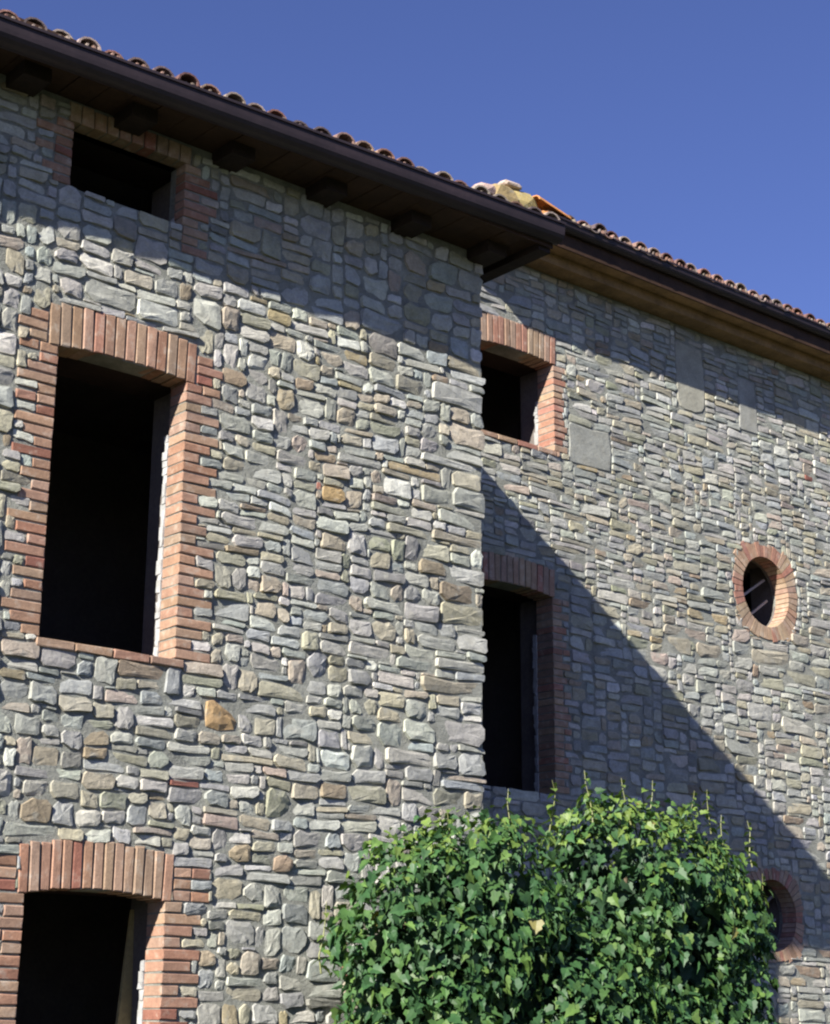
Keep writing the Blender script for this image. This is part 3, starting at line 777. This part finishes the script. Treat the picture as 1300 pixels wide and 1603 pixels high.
b.build('floor', 'room', far)
ident = lambda x, y, z: (x, y, z)
# stepped timber cornice below the gutter, board by board
for (y0, y1, z0, z1, m_) in ((1.985, 2.195, 6.93, 6.955, 'cornice_wood'), (1.965, 1.985, 6.915, 7.02, 'cornice_wood'), (1.80, 1.965, 7.02, 7.045, 'cornice_wood'), (1.78, 1.80, 7.0, 7.16, 'soffit_wood')):
    x = 1.5
    while x < 12:
        L = rnd.uniform(1.8, 2.6); b = MB(); b.box(x, min(x + L - 0.004, 12), y0, y1 - .001, z0, z1 + rnd.uniform(-.002, .002)); b.build('cornice_board', m_, far); x += L
gutter('gutter', 2.5, 12.0, 1.745, 7.20, 0.056, ident, far, 0.03)
roof(far, 2.62, 12.0, 1.69, 7.222, 0.188, 18, PITCH, ident, 7.0)
# mortared stones and a broken tile closing the left end of this roof
def lump(x0, x1, y0, y1, z0, z1, col, name, mat, seed):
    bm = bmesh.new(); bmesh.ops.create_icosphere(bm, subdivisions=2, radius=1)
    m = MB(); vs = []
    for v in bm.verts:
        d = 1 + 0.28 * noise.noise(v.co * 1.7 + Vector((seed * 7.3, 0, 0)))
        c = v.co * d; c = Vector([math.copysign(abs(q) ** 0.62, q) for q in c])
        vs.append(((x0 + x1) / 2 + c.x * (x1 - x0) / 2, (y0 + y1) / 2 + c.y * (y1 - y0) / 2, (z0 + z1) / 2 + c.z * (z1 - z0) / 2 - 0.0 * c.x))
    m.add(vs, [tuple(v.index for v in f.verts) for f in bm.faces], col); bm.free()
    return m.build(name, mat, far)
lump(1.76, 2.10, 1.72, 2.0, 7.14, 7.39, (0.33, 0.25, 0.13), 'ridge_stone', 'stone', 1)
lump(1.98, 2.38, 1.72, 2.0, 7.14, 7.41, (0.34, 0.27, 0.12), 'ridge_stone', 'stone', 2)
lump(1.93, 2.16, 1.74, 1.92, 7.40, 7.455, (0.46, 0.37, 0.32), 'ridge_stone', 'stone', 3)
lump(1.62, 1.84, 1.74, 1.95, 7.22, 7.34, (0.42, 0.30, 0.27), 'ridge_stone', 'stone', 4)
lump(2.32, 2.72, 1.70, 1.95, 7.13, 7.30, (0.50, 0.22, 0.08), 'broken_tile', 'tile', 5)
m = MB(); coppo(m, 0, 0, 0, 0.42, 0.09, 0.075, 0.0, True, (0.60, 0.26, 0.09))
m.v = [(2.28 + v[1] * 1.0, 1.76 + v[0], 7.33 + v[2] * 0.8 - v[1] * 0.16) for v in m.v]; m.build('broken_tile', 'tile', far)

# ==================================================================  SHRUB
bush = thing('shrub', 'large leafy green shrub in front of the house corner, with pale upright shoots', 'shrub', (-0.2, -0.85, GZ))
BL = [(-1.12, -0.72, 0.42, 0.60, 0.55, 0.76), (-0.84, -0.8, 0.66, 0.50, 0.6, 0.68), (-0.25, -0.85, 0.05, 0.7, 0.65, 0.74), (0.30, -0.8, 0.84, 0.38, 0.55, 0.70),
      (0.76, -0.8, 0.66, 0.60, 0.6, 0.82), (1.18, -0.8, 0.70, 0.48, 0.5, 0.54), (1.06, -0.75, 0.10, 0.56, 0.6, 0.75), (-0.85, -0.78, -0.40, 0.90, 0.64, 0.9), (0.4, -0.85, -0.5, 1.1, 0.75, 0.9), (1.3, -0.8, -0.5, 0.45, 0.55, 0.72)]
def leaf(mb, p, nrm, tip, s, col):
    n = nrm.normalized(); t = (tip - n * tip.dot(n)); 
    if t.length < 1e-3: t = Vector((0, 0, -1)) - n * (-n.z)
    t.normalize(); sx = n.cross(t)
    fold = rnd.uniform(0.05, 0.35); droop = rnd.uniform(0.0, 0.4)
    wv = rnd.uniform(0.6, 1.05)
    half = [(0.0, 0.0), (0.30, -0.12), (0.52, 0.14), (0.36, 0.34), (0.40, 0.52), (0.17, 0.68), (0.0, 1.0)]
    V = []
    def P(x, y): return p + sx * (x * s * wv) + t * (y * s) + n * ((abs(x) * fold - y * y * droop) * s)
    R_ = [P(x, y) for x, y in half]; L_ = [P(-x, y) for x, y in half[1:-1]]; mid = P(0, 0.45)
    V = R_ + L_ + [mid]      # 0..6, 7..11, 12
    f = [(0, 1, 2, 12), (12, 2, 3), (12, 3, 4), (12, 4, 5), (12, 5, 6), (12, 7 + 1, 7, 0), (12, 9, 8), (12, 10, 9), (12, 11, 10), (12, 6, 11)]
    mb.add(V, f, col)
def leaf_col(h, young=False):
    if young: return shade((0.115, 0.18, 0.04), 0.2)
    r = rnd.random()
    if r < 0.002: return shade((0.22, 0.20, 0.07), 0.2)
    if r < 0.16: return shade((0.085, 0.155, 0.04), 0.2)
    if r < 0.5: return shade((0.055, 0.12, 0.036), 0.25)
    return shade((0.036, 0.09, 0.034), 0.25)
cands = []
def inside(p, k=0.88):
    return any(((p.x - a) / (d * k)) ** 2 + ((p.y - b_) / (e * k)) ** 2 + ((p.z - c) / (f_ * k)) ** 2 < 1 for a, b_, c, d, e, f_ in BL)
NL = 0
while NL < 16500:
    a, b_, c, d, e, f_ = rnd.choices(BL, [x[3] * x[5] for x in BL])[0]
    u = Vector((rnd.gauss(0, 1), rnd.gauss(0, 1), rnd.gauss(0, 1))).normalized()
    rr = rnd.uniform(0.72, 1.02) + 0.26 * noise.noise(Vector((u.x * 2.6 + a, u.y * 2.6, u.z * 2.6 + c)))
    p = Vector((a + u.x * d * rr, b_ + u.y * e * rr, c + u.z * f_ * rr))
    if inside(p, 0.80) and rnd.random() < 0.9: continue
    if p.x < 0.1 and p.y > -0.06: continue
    if p.y > -0.4 and rnd.random() < 0.5: continue
    # gaps between clumps
    if noise.noise(p * 3.4) < -0.13 and rnd.random() < 0.85: continue
    NL += 1
    nr = Vector((u.x * 0.7 / d, u.y * 0.7 / e, u.z * 0.6 / f_)) + Vector((0, -0.1, 0.7)) + Vector((rnd.gauss(0, .75), rnd.gauss(0, .7), rnd.gauss(0, .6)))
    tip = Vector((rnd.gauss(0, .55), rnd.gauss(-.1, .5), -0.9 + rnd.gauss(0, .3)))
    top = p.z > 1.0 + rnd.uniform(-.2, .3)
    s = rnd.choice((0.5, 0.7, 0.85, 1.0, 1.0)) * rnd.uniform(0.07, 0.096) * (0.75 if top else 1.0)
    cands.append((p, nr, tip, s, leaf_col(p.z, top and rnd.random() < 0.5)))
ni = 0
while ni < 4500:        # leaves deep inside, shade of the gaps put into their darker green
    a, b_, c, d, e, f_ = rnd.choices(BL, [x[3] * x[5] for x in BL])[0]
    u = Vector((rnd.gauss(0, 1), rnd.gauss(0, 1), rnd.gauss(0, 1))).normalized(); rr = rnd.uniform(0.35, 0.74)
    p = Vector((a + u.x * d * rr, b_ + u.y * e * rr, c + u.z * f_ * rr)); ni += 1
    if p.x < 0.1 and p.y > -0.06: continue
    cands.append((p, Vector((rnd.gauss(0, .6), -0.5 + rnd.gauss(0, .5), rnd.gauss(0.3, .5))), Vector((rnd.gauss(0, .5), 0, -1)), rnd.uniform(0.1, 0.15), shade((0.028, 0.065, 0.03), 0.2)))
def visible(p):
    x, y = proj(p); return -20 < x < 1320 and y < 1620
cands.sort(key=lambda t: (not (visible(t[0]) and t[0].y < -1.15), -t[3]))
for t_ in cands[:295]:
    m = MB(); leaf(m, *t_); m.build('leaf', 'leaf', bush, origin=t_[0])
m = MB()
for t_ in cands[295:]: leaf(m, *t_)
# upright and arching shoots
def tube(mb, pts, r0, r1, n=5, col=(0.2, 0.2, 0.1)):
    V = []; fs = []
    for i, p in enumerate(pts):
        d = (pts[min(i + 1, len(pts) - 1)] - pts[max(i - 1, 0)]).normalized()
        a = d.cross(Vector((0.3, 1, 0.1))).normalized(); b_ = d.cross(a)
        r_ = r0 + (r1 - r0) * i / (len(pts) - 1)
        V += [p + a * r_ * math.cos(2 * math.pi * k / n) + b_ * r_ * math.sin(2 * math.pi * k / n) for k in range(n)]
    for i in range(len(pts) - 1):
        for k in range(n):
            k2 = (k + 1) % n; fs.append((i * n + k, i * n + k2, (i + 1) * n + k2, (i + 1) * n + k))
    fs.append(tuple(range((len(pts) - 1) * n, len(pts) * n))); mb.add(V, fs, col)
SH = [(795,1235),(868,1222),(915,1206),(973,1218),(1022,1222),(1088,1238),(1106,1236),(1172,1285),(1130,1276),(700,1270),(1195,1368),(1205,1560),(512,1412)]
for px, py in SH:
    top = Vector(on_y(px, py, rnd.uniform(-1.15, -0.75)))
    base = top + Vector((rnd.uniform(-.1, .1), rnd.uniform(-.05, .1), -rnd.uniform(0.25, 0.42)))
    pts = [base.lerp(top, k / 4) + Vector((rnd.gauss(0, .008), 0, 0)) for k in range(5)]
    st = MB(); tube(st, pts, 0.006, 0.002, 4, (0.22, 0.24, 0.1)); st.build('shoot', 'leaf', bush)
    for k in range(9):
        u = k / 9 * 0.95; p = base.lerp(top, 0.1 + u); a = k * 2.4
        out = Vector((math.cos(a), math.sin(a), 0.35))
        leaf(m, p, Vector((0, 0, 1)) + out * 0.4, out + Vector((0, 0, -0.3)), 0.085 - 0.05 * u, leaf_col(0, True))
o = m.build('foliage', 'leaf', bush); o['kind'] = 'stuff'
for k, (x0, x1, z1) in enumerate(((-0.5, -1.2, 0.5), (-0.3, -0.5, 0.7), (-0.1, 0.2, 0.8), (0.1, 0.5, 1.0), (0.3, 1.0, 0.8), (0.2, 1.2, 0.1), (-0.5, -1.4, 0.0))):
    A, B = Vector((x0, -0.85, GZ)), Vector((x1, -0.8, z1))
    pts = [A.lerp(B, i / 6) + Vector((math.sin(i * 1.3 + k) * .04, math.cos(i + k) * .04, 0)) for i in range(7)]
    m = MB(); tube(m, pts, 0.045, 0.012, 6); m.build('stem', 'bark', bush)
